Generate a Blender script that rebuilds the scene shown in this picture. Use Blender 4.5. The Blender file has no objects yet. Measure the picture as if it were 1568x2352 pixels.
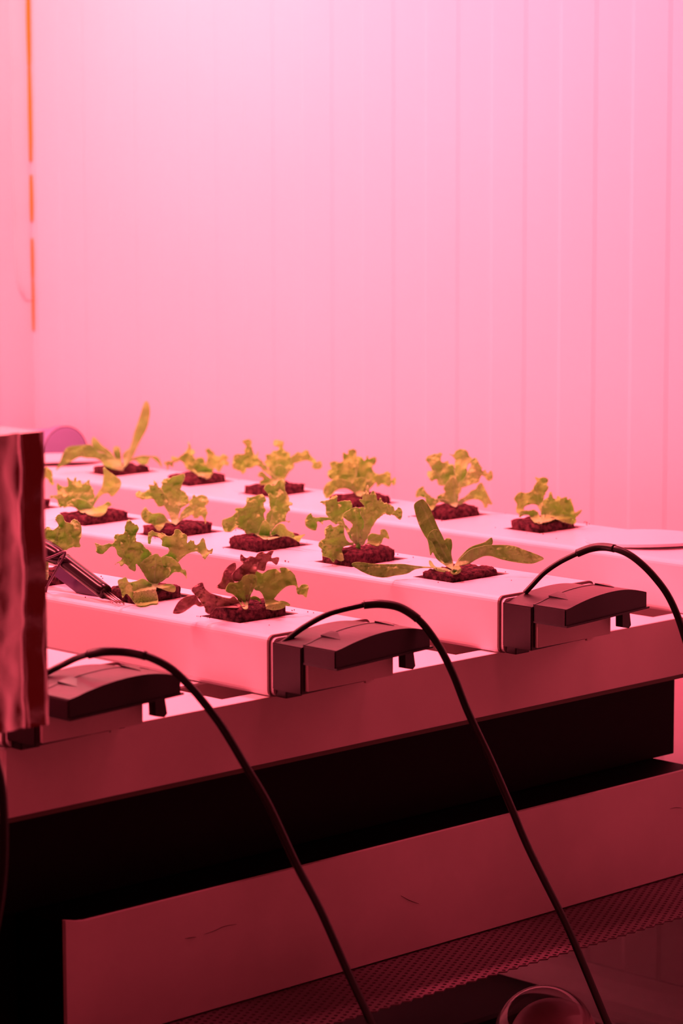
import bpy, bmesh, math, random
from mathutils import Vector, Matrix, noise, geometry
random.seed(7)
SC = bpy.context.scene
COL = SC.collection
V = Vector
# ------------------------------------------------------------------ camera model
F = 6700.0; CX, CY = 784.0, 1176.0
PITCH, ROLL, YAW = .1364, -.0025, .7944
FW = V((-math.sin(YAW)*math.cos(PITCH), math.cos(YAW)*math.cos(PITCH), -math.sin(PITCH)))
R0 = V((math.cos(YAW), math.sin(YAW), 0)); U0 = R0.cross(FW)
RT = R0*math.cos(ROLL)+U0*math.sin(ROLL); UP = -R0*math.sin(ROLL)+U0*math.cos(ROLL)
ZT = .56                                   # height of the channel tops above the floor
def ray(x, y): return FW+RT*((x-CX)/F)-UP*((y-CY)/F)
CAM = V((0, 0, ZT))-ray(613, 1461)*2.35
def on(x, y, ax, val):                     # the point of plane axis=val seen at a photo position
    d = ray(x, y); return CAM+d*((val-CAM[ax])/d[ax])
HF = V((FW.x, FW.y, 0)).normalized()       # horizontal view direction
def at_depth(x, y, base, w):               # vertical plane facing the viewer through base, w metres nearer
    d = ray(x, y); t = ((base-CAM).dot(HF)-w)/d.dot(HF); return CAM+d*t
cd = bpy.data.cameras.new('camera'); cam = bpy.data.objects.new('camera', cd); COL.objects.link(cam)
cd.sensor_fit = 'HORIZONTAL'; cd.sensor_width = 24; cd.lens = F/1568*24
M = Matrix((RT, UP, -FW)).transposed().to_4x4(); M.translation = CAM; cam.matrix_world = M
cd.clip_start = .05; cd.clip_end = 50
cd.dof.use_dof = True; cd.dof.focus_distance = 2.55; cd.dof.aperture_fstop = 9.0
SC.camera = cam
# ------------------------------------------------------------------ materials
def leafmat(m, pc):
    N = m.node_tree.nodes; L = m.node_tree.links
    mx = [n for n in N if n.type == 'MIX'][0]; outs = [l.to_socket for l in mx.outputs['Result'].links]
    at = N.new('ShaderNodeAttribute'); at.attribute_name = 'pale'; m2 = N.new('ShaderNodeMix'); m2.data_type = 'RGBA'
    L.new(at.outputs['Fac'], m2.inputs['Factor']); L.new(mx.outputs['Result'], m2.inputs['A']); m2.inputs['B'].default_value = (*pc, 1)
    for o in outs: L.new(m2.outputs['Result'], o)
def mat(name, col, rough=.5, metal=0, spec=.5, nscale=None, namp=.1, bump=0, bscale=60, col2=None, trans=0, alpha=1, ior=1.45, coat=0, transm=0):
    m = bpy.data.materials.new(name); m.use_nodes = True
    nt = m.node_tree; N = nt.nodes; L = nt.links; b = N['Principled BSDF']
    b.inputs['Base Color'].default_value = (*col, 1); b.inputs['Roughness'].default_value = rough
    b.inputs['Metallic'].default_value = metal; b.inputs['Specular IOR Level'].default_value = spec
    b.inputs['IOR'].default_value = ior; b.inputs['Coat Weight'].default_value = coat
    b.inputs['Transmission Weight'].default_value = transm
    tc = N.new('ShaderNodeTexCoord')
    if nscale:
        n = N.new('ShaderNodeTexNoise'); n.inputs['Scale'].default_value = nscale; n.inputs['Detail'].default_value = 5
        L.new(tc.outputs['Object'], n.inputs['Vector'])
        mx = N.new('ShaderNodeMix'); mx.data_type = 'RGBA'
        c2 = col2 if col2 else tuple(c*(1-namp) for c in col)
        mr = N.new('ShaderNodeMapRange'); mr.inputs['From Min'].default_value = .35; mr.inputs['From Max'].default_value = .65
        L.new(n.outputs['Fac'], mr.inputs['Value']); L.new(mr.outputs['Result'], mx.inputs['Factor'])
        mx.inputs['A'].default_value = (*col, 1); mx.inputs['B'].default_value = (*c2, 1)
        L.new(mx.outputs['Result'], b.inputs['Base Color'])
    if bump:
        n2 = N.new('ShaderNodeTexNoise'); n2.inputs['Scale'].default_value = bscale; n2.inputs['Detail'].default_value = 4
        L.new(tc.outputs['Object'], n2.inputs['Vector'])
        bp = N.new('ShaderNodeBump'); bp.inputs['Strength'].default_value = bump; bp.inputs['Distance'].default_value = .002
        L.new(n2.outputs['Fac'], bp.inputs['Height']); L.new(bp.outputs['Normal'], b.inputs['Normal'])
    if trans:
        t = N.new('ShaderNodeBsdfTranslucent'); ms = N.new('ShaderNodeMixShader'); ms.inputs['Fac'].default_value = trans
        L.new(b.outputs['BSDF'], ms.inputs[1]); L.new(t.outputs['BSDF'], ms.inputs[2])
        L.new(ms.outputs['Shader'], N['Material Output'].inputs['Surface'])
        if nscale: L.new(mx.outputs['Result'], t.inputs['Color'])
        else: t.inputs['Color'].default_value = (*col, 1)
    return m
WALL = mat('wall_paint', (.86, .80, .84), .45, nscale=3, namp=.03)
WALLL = mat('wall_paint_left', (.86, .78, .80), .5, nscale=4, namp=.05)
CHAN = mat('white_pvc', (.86, .80, .83), .38, nscale=9, namp=.03, bump=.05, bscale=200)
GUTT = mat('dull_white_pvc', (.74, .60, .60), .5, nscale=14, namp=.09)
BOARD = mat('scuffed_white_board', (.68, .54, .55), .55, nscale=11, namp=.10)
FLOORM = mat('floor_screed', (.34, .28, .27), .7, nscale=8, namp=.2)
BLACK = mat('black_plastic', (.018, .006, .010), .36, spec=.42, nscale=80, namp=.15, bump=.015, bscale=500)
RUBBER = mat('black_rubber', (.012, .011, .011), .33, spec=.45)
DARK = mat('black_laminate', (.0018, .0012, .0012), .55, spec=.10)
DARKB = mat('dark_brown_edge', (.10, .07, .05), .6)
GASK = mat('dark_gasket', (.12, .07, .07), .5)
PLUG = mat('peat_plug', (.14, .052, .062), .9, spec=.2, nscale=230, col2=(.022, .008, .012), bump=1.0, bscale=900)
PLUGT = PLUG
LEAF = mat('lettuce_leaf', (.30, .88, .12), .42, spec=.45, nscale=55, col2=(.37, .82, .17), bump=.6, bscale=330, trans=.28)
LEAFY = mat('pale_lettuce_leaf', (.33, .92, .15), .42, spec=.45, nscale=75, col2=(.44, .88, .25), bump=.6, bscale=330, trans=.30)
ROM = mat('romaine_leaf', (.19, .66, .09), .4, spec=.4, nscale=60, col2=(.25, .64, .12), bump=.45, bscale=420, trans=.22)
REDL = mat('red_leaf', (.36, .30, .18), .38, spec=.5, nscale=60, col2=(.28, .14, .16), bump=.4, bscale=300, trans=.15)
BROWNL = mat('dark_green_leaf', (.03, .50, .012), .4, spec=.4, nscale=30, col2=(.055, .20, .02), bump=.3, bscale=300, trans=.12)
for m_, pc_ in ((LEAF, (.56, .96, .42)), (LEAFY, (.60, .98, .50)), (ROM, (.46, .88, .34)), (REDL, (.60, .50, .38))): leafmat(m_, pc_)
STEM = mat('pale_stem', (.2, .9, .12), .4, nscale=60, namp=.2, trans=.3)
ORANGE = mat('orange_sealant', (.9, .34, .02), .6, nscale=20, namp=.1)
PURP = mat('purple_plastic', (.27, .27, .50), .35, spec=.5)
PURPD = mat('dark_purple_plastic', (.06, .025, .10), .18, spec=.6)
SENS = mat('glossy_dark_plastic', (.012, .005, .008), .22, spec=.4)
RIM = mat('rim_plastic', (.10, .05, .09), .22, spec=.6)
STEEL = mat('steel', (.35, .28, .28), .35, metal=1)
FOIL = mat('aluminium_foil', (.88, .68, .72), .21, metal=1, bump=.35, bscale=45)
MESHM = mat('perforated_plastic', (.125, .07, .09), .4, spec=.4)
CLEAR = mat('clear_plastic', (.95, .93, .94), .04, ior=1.3, transm=1)
JARM = mat('jar_body', (.8, .5, .58), .4)
# ------------------------------------------------------------------ object helpers
def tag(o, label=None, cat=None, group=None, kind=None):
    if label: o['label'] = label
    if cat: o['category'] = cat
    if group: o['group'] = group
    if kind: o['kind'] = kind
    return o
def obj(name, bm, m, parent=None, smooth=False, loc=None):
    me = bpy.data.meshes.new(name)
    bmesh.ops.recalc_face_normals(bm, faces=bm.faces[:])
    if smooth:
        for f in bm.faces: f.smooth = True
    bm.to_mesh(me); bm.free(); me.materials.append(m)
    o = bpy.data.objects.new(name, me); COL.objects.link(o)
    if parent:
        o.parent = parent; o.matrix_parent_inverse = Matrix.Translation(parent.location).inverted()
        if parent.parent: o.matrix_parent_inverse = Matrix.Translation(parent.parent.location).inverted() if False else Matrix()
    return o
def thing(name, loc, label, cat, group=None):
    o = bpy.data.objects.new(name, None); COL.objects.link(o); o.location = loc; o.empty_display_size = .02
    return tag(o, label, cat, group)
def child(name, bm, m, par, smooth=False):
    """mesh given in world coordinates, parented to a thing or a part"""
    root = par
    while root.parent: root = root.parent
    for v in bm.verts: v.co -= root.location
    me = bpy.data.meshes.new(name); bmesh.ops.recalc_face_normals(bm, faces=bm.faces[:])
    if smooth:
        for f in bm.faces: f.smooth = True
    bm.to_mesh(me); bm.free(); me.materials.append(m)
    o = bpy.data.objects.new(name, me); COL.objects.link(o); o.parent = par
    return o
def box(bm, x0, x1, y0, y1, z0, z1, bev=0):
    r = bmesh.ops.create_cube(bm, size=1)
    for v in r['verts']:
        v.co = V(((x0+x1)/2+v.co.x*(x1-x0), (y0+y1)/2+v.co.y*(y1-y0), (z0+z1)/2+v.co.z*(z1-z0)))
    if bev:
        es = set(e for v in r['verts'] for e in v.link_edges)
        bmesh.ops.bevel(bm, geom=list(es), offset=bev, segments=2, affect='EDGES', profile=.6)
def catmull(P, n=8, closed=False):
    out = []; N = len(P)
    rng = range(N if closed else N-1)
    for i in rng:
        if closed: a, b, c, d = P[(i-1) % N], P[i], P[(i+1) % N], P[(i+2) % N]
        else: a, b, c, d = P[max(i-1, 0)], P[i], P[i+1], P[min(i+2, N-1)]
        for k in range(n):
            t = k/n
            out.append(.5*((2*b)+(c-a)*t+(2*a-5*b+4*c-d)*t*t+(3*b-a-3*c+d)*t*t*t))
    if not closed: out.append(P[-1])
    return out
def tube(bm, pts, rad, seg=12, cap=True):
    rings = []; prev = None
    for i, p in enumerate(pts):
        t = (pts[min(i+1, len(pts)-1)]-pts[max(i-1, 0)]).normalized()
        if prev is None:
            a = t.orthogonal().normalized()
        else:
            a = (prev-t*prev.dot(t)).normalized()
        prev = a; b = t.cross(a); r = rad[i] if isinstance(rad, (list, tuple)) else rad
        rings.append([bm.verts.new(p+(a*math.cos(q)+b*math.sin(q))*r) for q in [2*math.pi*k/seg for k in range(seg)]])
    for A, B in zip(rings, rings[1:]):
        for k in range(seg): bm.faces.new((A[k], A[(k+1) % seg], B[(k+1) % seg], B[k]))
    if cap:
        bm.faces.new(rings[0][::-1]); bm.faces.new(rings[-1])
def prism(bm, prof, x0, x1, axis=0):
    """extrude a closed profile of (a,b) along an axis; a,b are the other two axes in order"""
    def mk(c, a, b):
        q = [0, 0, 0]; o = [i for i in range(3) if i != axis]; q[axis] = c; q[o[0]] = a; q[o[1]] = b; return V(q)
    A = [bm.verts.new(mk(x0, *p)) for p in prof]; B = [bm.verts.new(mk(x1, *p)) for p in prof]; n = len(prof)
    for k in range(n): bm.faces.new((A[k], A[(k+1) % n], B[(k+1) % n], B[k]))
    bm.faces.new(A[::-1]); bm.faces.new(B)
# ------------------------------------------------------------------ room shell
YW, XL = .80, -1.30
def wall_back():
    bm = bmesh.new(); xa = on(1541, 0, 1, YW).x; prof = []
    x = XL; k0 = math.floor((XL-xa)/.1)-1
    pts = []
    D = .0011; S = .0028
    for k in range(k0, k0+40):
        a = xa+k*.1
        b = a-.0495                                       # raised plateau between b and a
        pts += [(b-S, YW), (b+S, YW-D), (a-S, YW-D), (a+S, YW)]
    pts = [(XL-.02, YW)]+[p for p in pts if XL < p[0] < 2.4]+[(2.4, YW)]
    lo = [bm.verts.new((px, py, 0)) for px, py in pts]; hi = [bm.verts.new((px, py, 2.4)) for px, py in pts]
    for i in range(len(pts)-1): bm.faces.new((lo[i], lo[i+1], hi[i+1], hi[i]))
    e = [bm.verts.new((XL-.02, YW+.06, 0)), bm.verts.new((2.4, YW+.06, 0)), bm.verts.new((2.4, YW+.06, 2.4)), bm.verts.new((XL-.02, YW+.06, 2.4))]
    bm.faces.new(e)
    bm.faces.new([lo[0], hi[0], e[3], e[0]]); bm.faces.new([lo[-1], e[1], e[2], hi[-1]])
    bm.faces.new(hi+[e[2], e[3]]); bm.faces.new(lo[::-1]+[e[0], e[1]])
    tag(obj('wall_back', bm, WALL), kind='structure')
wall_back()
bm = bmesh.new()
prof = [(-2.2, 0)]
# left wall: shallow ribs as well
pts = [(YW, XL)]
y = YW-.055
while y > -2.3:
    pts += [(y, XL), (y-.005, XL+.0011), (y-.045, XL+.0011), (y-.05, XL)]; y -= .1
pts.append((-2.4, XL))
lo = [bm.verts.new((b, a, 0)) for a, b in pts]; hi = [bm.verts.new((b, a, 2.4)) for a, b in pts]
for i in range(len(pts)-1): bm.faces.new((lo[i], lo[i+1], hi[i+1], hi[i]))
e = [bm.verts.new((XL-.06, YW, 0)), bm.verts.new((XL-.06, -2.4, 0)), bm.verts.new((XL-.06, -2.4, 2.4)), bm.verts.new((XL-.06, YW, 2.4))]
bm.faces.new(e); bm.faces.new(hi+[e[2], e[3]]); bm.faces.new(lo[::-1]+[e[0], e[1]])
tag(obj('wall_left', bm, WALLL), kind='structure')
bm = bmesh.new(); box(bm, XL-.06, 2.4, -2.4, YW+.06, -.06, 0); tag(obj('floor', bm, FLOORM), kind='structure')
# cove trim at the foot of the back wall
bm = bmesh.new()
pr = [(YW-.0005, 0), (YW-.0005, .05)]+[(YW-.004-.036*(1-math.cos(t*math.pi/2/6)), .05-.046*math.sin(t*math.pi/2/6)) for t in range(7)]+[(YW-.041, 0)]
prism(bm, pr, XL+.002, 2.38, 0); tag(obj('baseboard_back', bm, WALL), kind='structure')
# orange sealant in the corner, in broken runs
bm = bmesh.new()
for (ya, yb, wd) in ((-40, 150, 5.5), (150, 370, 4.5), (402, 508, 4), (548, 640, 3), (640, 760, 2.4)):
    za = on(66, ya, 0, XL).z; zb = on(70, yb, 0, XL).z
    n = 14; path = [V((XL+.0015+.0004*noise.noise(V((0, 0, z*30))), YW-.0018, z)) for z in [za+(zb-za)*i/n for i in range(n+1)]]
    tube(bm, path, [wd*.0006*(.4+.6*math.sin(math.pi*min(1, max(.0, (i+.6)/(n+1.2))))**.5) for i in range(n+1)], 8)
tag(obj('trim_1', bm, ORANGE), kind='structure')
# white sealing tape with a loose, wrinkled edge on the left wall
bm = bmesh.new()
TP = [(22, -40), (24, 100), (28, 200), (28, 330), (30, 440), (33, 520), (34, 600), (42, 660), (58, 690)]
edge = catmull([V(on(a, b, 0, XL+.0012)) for a, b in TP], 5)
A = []; B = []
for p in edge:
    w = noise.noise(V((0, 3, p.z*25)))
    A.append(bm.verts.new((XL+.0022+.0008*w, p.y, p.z))); B.append(bm.verts.new((XL+.0010, YW-.004, p.z)))
A2 = [bm.verts.new((XL, v.co.y, v.co.z)) for v in A]
for i in range(len(A)-1):
    bm.faces.new((A[i], A[i+1], B[i+1], B[i])); bm.faces.new((A2[i], A2[i+1], A[i+1], A[i]))
tag(obj('trim_2', bm, WALLL, smooth=True), kind='structure')
# ------------------------------------------------------------------ growing channels
def rprof(y0, y1, z0, z1, r, cuts):
    """rounded rectangle, extra points on the top at the hole edges"""
    P = []
    def arc(cy, cz, a0):
        for k in range(5):
            a = math.radians(a0+k*22.5); P.append((cy+r*math.cos(a), cz+r*math.sin(a)))
    arc(y1-r, z1-r, 0)
    for c in cuts: P.append((c, z1))
    arc(y0+r, z1-r, 90); arc(y0+r, z0+r, 180); arc(y1-r, z0+r, 270)
    return P
def channel(yk, wdt, holes, hy, xend, x_start, label):
    t = thing('growing_channel', (-.5, yk+wdt/2, ZT-.05), label, 'growing channel', 'white plastic growing channels side by side')
    bm = bmesh.new()
    P = rprof(yk, yk+wdt, ZT-.05, ZT, .005, [hy[1], hy[0]])
    xs = sorted(set([x_start, xend]+[round(h, 5) for h in holes]+[round(h+.050, 5) for h in holes]))
    rings = [[bm.verts.new((x, a, b)) for a, b in P] for x in xs]
    n = len(P); ih = [i for i, p in enumerate(P) if abs(p[0]-hy[1]) < 1e-9 and p[1] == ZT][0]
    for i in range(len(xs)-1):
        inside = any(abs(xs[i]-h) < 1e-4 for h in holes)
        for k in range(n):
            if inside and k == ih: continue
            bm.faces.new((rings[i][k], rings[i][(k+1) % n], rings[i+1][(k+1) % n], rings[i+1][k]))
    b = child('channel_body', bm, CHAN, t)
    for f in b.data.polygons: f.use_smooth = False
    s = b.modifiers.new('s', 'SOLIDIFY'); s.thickness = .0011; s.offset = -1
    # dark nutrient film bottom inside + end plate
    bm = bmesh.new(); prism(bm, rprof(yk-.0004, yk+wdt+.0004, ZT-.0502, ZT+.0006, .006, []), xend+.0001, xend+.0024, 0)
    child('gasket', bm, GASK, t)
    bm = bmesh.new(); prism(bm, rprof(yk+.0014, yk+wdt-.0014, ZT-.049, ZT-.0016, .005, []), xend+.0024, xend+.0055, 0)
    child('end_plate', bm, CHAN, t)
    return t
H3 = [-.936+i*.1318 for i in range(6)]
H2 = [-.772+i*.1290 for i in range(6)]
H1 = [-.371+i*.1310 for i in range(3)]
channel(-.27, .115, [], (-.245, -.178), 0, -1.02, 'white growing channel nearest the camera, mostly behind the foil box')
channel(0, .115, H1, (.0246, .092), 0, -1.10, 'white growing channel with the reddish lettuce, second from the left')
channel(.2725, .125, H2, (.2995, .3755), 0.002, -1.16, 'white growing channel with the long-leaved seedling near its black capped end')
channel(.541, .133, H3, (.5853, .655), .06, -1.22, 'rearmost white growing channel, running along the back wall')
# round covers lying on the rear channel
def disc(px, py, r, z, warp, label, x=None):
    f = on(px, py, 2, z); c = V((f.x, f.y, z))+HF*r
    t = bmesh.new(); n = 48; th = .0028
    top = []; bot = []
    for R_, arr, dz in ((r, top, th), (r, bot, 0)):
        for k in range(n):
            a = 2*math.pi*k/n; u = math.cos(a); v = math.sin(a)
            w = warp*max(0, (u*-HF.x-v*HF.y)*.8+u*.4)**2
            arr.append(t.verts.new((c.x+r*u, c.y+r*v, z+dz+w)))
    ct = t.verts.new((c.x, c.y, z+th)); cb = t.verts.new((c.x, c.y, z))
    for k in range(n):
        k2 = (k+1) % n
        t.faces.new((top[k], top[k2], ct)); t.faces.new((bot[k2], bot[k], cb)); t.faces.new((top[k2], top[k], bot[k], bot[k2]))
    return tag(obj('hole_cover', t, CHAN), label, 'hole cover', 'round white covers on the rear channel')
disc(1500, 1263, .0605, ZT+.0005, .0022, 'round white cover on the rear channel at the right edge')
disc(118, 1072, .058, ZT+.0005, .004, 'round white cover with a lifted edge on the rear channel, left')
# ------------------------------------------------------------------ drain gutter under the channel ends
def gutter():
    y0, y1 = -.266, 1.0
    y1 = .70
    zt, zb = .5095, .4555
    t = thing('drain_gutter', (-.04, .2, zb), 'long white drain gutter under the black capped channel ends', 'gutter')
    bm = bmesh.new()
    cuts = []
    for a, b in ((-.301, -.155), (-.031, .115), (.2435, .398), (.512, .674)): cuts += [max(a, y0+.004), b]
    # top plate with openings from x=-.075 to -.02
    ys = [y0]+cuts+[y1]; xs = [-.10, -.085, -.0205, -.001]
    th = .0018
    for i in range(len(ys)-1):
        opening = i % 2 == 1
        for j in range(3):
            if opening and j == 1: continue
            box(bm, xs[j], xs[j+1], ys[i], ys[i+1], zt-th, zt)
    bmesh.ops.remove_doubles(bm, verts=bm.verts[:], dist=1e-6)
    child('top_plate', bm, CHAN, t)
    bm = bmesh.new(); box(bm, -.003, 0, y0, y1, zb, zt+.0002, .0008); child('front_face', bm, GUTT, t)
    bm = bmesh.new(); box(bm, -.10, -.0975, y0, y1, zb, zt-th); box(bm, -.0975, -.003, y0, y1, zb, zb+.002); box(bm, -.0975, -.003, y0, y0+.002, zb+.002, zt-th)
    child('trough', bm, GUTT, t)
    bm = bmesh.new(); box(bm, -.0975, -.004, y0+.001, y1, zb-.0048, zb-.0001); child('bottom_strip', bm, DARKB, t)
gutter()
# support rail under the far ends
bm = bmesh.new(); box(bm, -1.0, -.95, -.28, .70, .47, .51, .002); box(bm, -.99, -.96, -.25, -.21, 0, .47); box(bm, -.99, -.96, .62, .66, 0, .47)
tag(obj('support_frame', bm, GUTT), 'white frame carrying the far ends of the channels', 'frame')
# ------------------------------------------------------------------ black cabinet, shelf, lower white panel
bx = -.055
yr = on(1548, 1660, 0, bx).y
bm = bmesh.new(); box(bm, -.40, bx, -.60, yr, .362, .4505, .001)
tag(obj('cabinet', bm, DARK), 'black cabinet body directly under the white gutter', 'cabinet')
bm = bmesh.new(); box(bm, -.40, -.0042, -.208, .56, .262, .3615, .0005)
tag(obj('shelf_board', bm, DARK), 'thick dark shelf behind the lower white panel, below the cabinet', 'shelf')
bm = bmesh.new()
yl = -.212
# upright sheet, with the left top corner bent up a little
ys = [yl, yl+.004, yl+.012, yl+.02]+[yl+.02+i*(.60-yl-.02)/10 for i in range(1, 11)]
zs_t = [.3665, .3655, .3635, .3625]+[.3625]*10
vf = []
for y_, zt_ in zip(ys, zs_t):
    vf.append([bm.verts.new((x_, y_, z_)) for x_, z_ in ((0, .2632), (0, zt_), (-.004, zt_), (-.004, .2632))])
for a, b in zip(vf, vf[1:]):
    for k in range(4): bm.faces.new((a[k], a[(k+1) % 4], b[(k+1) % 4], b[k]))
bm.faces.new(vf[0]); bm.faces.new(vf[-1][::-1])
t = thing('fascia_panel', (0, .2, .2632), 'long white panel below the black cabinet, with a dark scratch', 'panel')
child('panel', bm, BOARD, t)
bm = bmesh.new()
for P in ([(425, 2156), (436, 2154), (450, 2152)], [(468, 2146), (490, 2139), (515, 2128), (543, 2123)], [(920, 2057), (940, 2068), (962, 2076)], [(1538, 1858), (1552, 1855), (1566, 1856)]):
    q = catmull([on(a, b, 0, .0001) for a, b in P], 5)
    bm = bmesh.new(); tube(bm, q, [.00025*math.sin(math.pi*(i+.5)/len(q))+.0001 for i in range(len(q))], 5)
    child('scratch', bm, DARKB, t)
# black tank below
zt_ = .12
pA = on(1150, 2228, 2, zt_); pB = on(1262, 2268, 2, zt_)
bm = bmesh.new(); box(bm, -.60, -.13, -.49, (pA.y+pB.y)/2, 0, zt_, .008)
tag(obj('reservoir_tank', bm, DARK), 'black water tank on the floor under the perforated sheet', 'tank')
# two legs carry shelf + cabinet from the tank (hidden behind it)
bm = bmesh.new(); box(bm, -.395, -.06, -.595, -.2125, .1205, .3615, .001)
tag(obj('storage_cabinet', bm, DARK), 'black lower cabinet at the left end, beside the long white panel', 'cabinet')
bm = bmesh.new(); box(bm, -1.25, .40, .585, .797, .205, .215)  # added board, blocks lamp light from the lower back wall under the table
tag(obj('light_blocker', bm, DARK), 'thin dark board added at the back wall to keep light off the wall below', 'shelf')
# perforated sheet
def perf():
    bm = bmesh.new(); z = .2615; x0, x1 = -.02, .094; y0, y1 = -.20, .60
    py, px = .0129, .0037; a, b = .0019, .0019      # hole half sizes
    rows = int((x1-x0)/px); cols = int((y1-y0)/py)
    th = .0012
    for i in range(rows):
        for j in range(cols):
            cx = x0+(i+.5)*px; cy = y0+(j+.5+(.5 if i % 2 else 0))*py
            # outer cell: hexagon of the staggered lattice
            O = [(cx-px*.5, cy-py*.5), (cx-px*.5, cy), (cx-px*.5, cy+py*.5), (cx+px*.5, cy+py*.5), (cx+px*.5, cy), (cx+px*.5, cy-py*.5)]
            O = [(cx-px*.5, cy-py*.25), (cx-px, cy), (cx-px*.5, cy+py*.25), (cx+px*.5, cy+py*.25), (cx+px, cy), (cx+px*.5, cy-py*.25)]
            hx, hy = px, py*.5
            O = [(cx-hx, cy), (cx-hx*.0-hx*.5, cy+hy*.5), (cx, cy+hy), (cx+hx*.5, cy+hy*.5), (cx+hx, cy), (cx+hx*.5, cy-hy*.5), (cx, cy-hy), (cx-hx*.5, cy-hy*.5)]
            I = [(cx-b, cy), (cx-b*.7, cy+a*.7), (cx, cy+a), (cx+b*.7, cy+a*.7), (cx+b, cy), (cx+b*.7, cy-a*.7), (cx, cy-a), (cx-b*.7, cy-a*.7)]
            vo = [bm.verts.new((p[0], p[1], z)) for p in O]; vi = [bm.verts.new((p[0], p[1], z)) for p in I]
            for k in range(8):
                bm.faces.new((vo[k], vo[(k+1) % 8], vi[(k+1) % 8], vi[k]))
    bmesh.ops.remove_doubles(bm, verts=bm.verts[:], dist=1e-5)
    o = obj('perforated_sheet', bm, MESHM)
    s = o.modifiers.new('s', 'SOLIDIFY'); s.thickness = .0012; s.offset = -1
    tag(o, 'perforated reddish sheet with oval holes below the long white panel', 'perforated sheet')
perf()
# domed jar at the bottom right
def lathe(bm, c, prof, seg=40):
    rings = []
    for r, z in prof:
        if r < 1e-6: rings.append([bm.verts.new((c.x, c.y, z))])
        else: rings.append([bm.verts.new((c.x+r*math.cos(2*math.pi*k/seg), c.y+r*math.sin(2*math.pi*k/seg), z)) for k in range(seg)])
    for A, B in zip(rings, rings[1:]):
        for k in range(seg):
            k2 = (k+1) % seg
            if len(A) == 1: bm.faces.new((A[0], B[k2], B[k]))
            elif len(B) == 1: bm.faces.new((A[k], A[k2], B[0]))
            else: bm.faces.new((A[k], A[k2], B[k2], B[k]))
jt = on(1252, 2267, 1, .372); JR = .047
jc = V((jt.x, .372, 0)); top = jt.z
t = thing('domed_jar', jc, 'clear domed jar with a pale lid, standing at the bottom right below the perforated sheet', 'jar')
bm = bmesh.new(); pr = [(JR, 0), (JR, top-JR)]+[(JR*math.cos(a), top-JR+JR*math.sin(a)) for a in [math.radians(q) for q in range(6, 90, 6)]]+[(0, top)]
lathe(bm, jc, pr); d = child('dome', bm, CLEAR, t, True); s = d.modifiers.new('s', 'SOLIDIFY'); s.thickness = .0012; s.offset = -1
bm = bmesh.new(); r2 = .0425; tp = top-.0125; c2 = jc+V((.006, .006, 0))
pr = [(0, .002), (r2, .002), (r2, tp-r2)]+[(r2*math.cos(a)**.9, tp-r2+r2*math.sin(a)) for a in [math.radians(q) for q in range(6, 90, 6)]]+[(0, tp)]
lathe(bm, c2, pr); child('inner_lid', bm, JARM, t, True)
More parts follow.
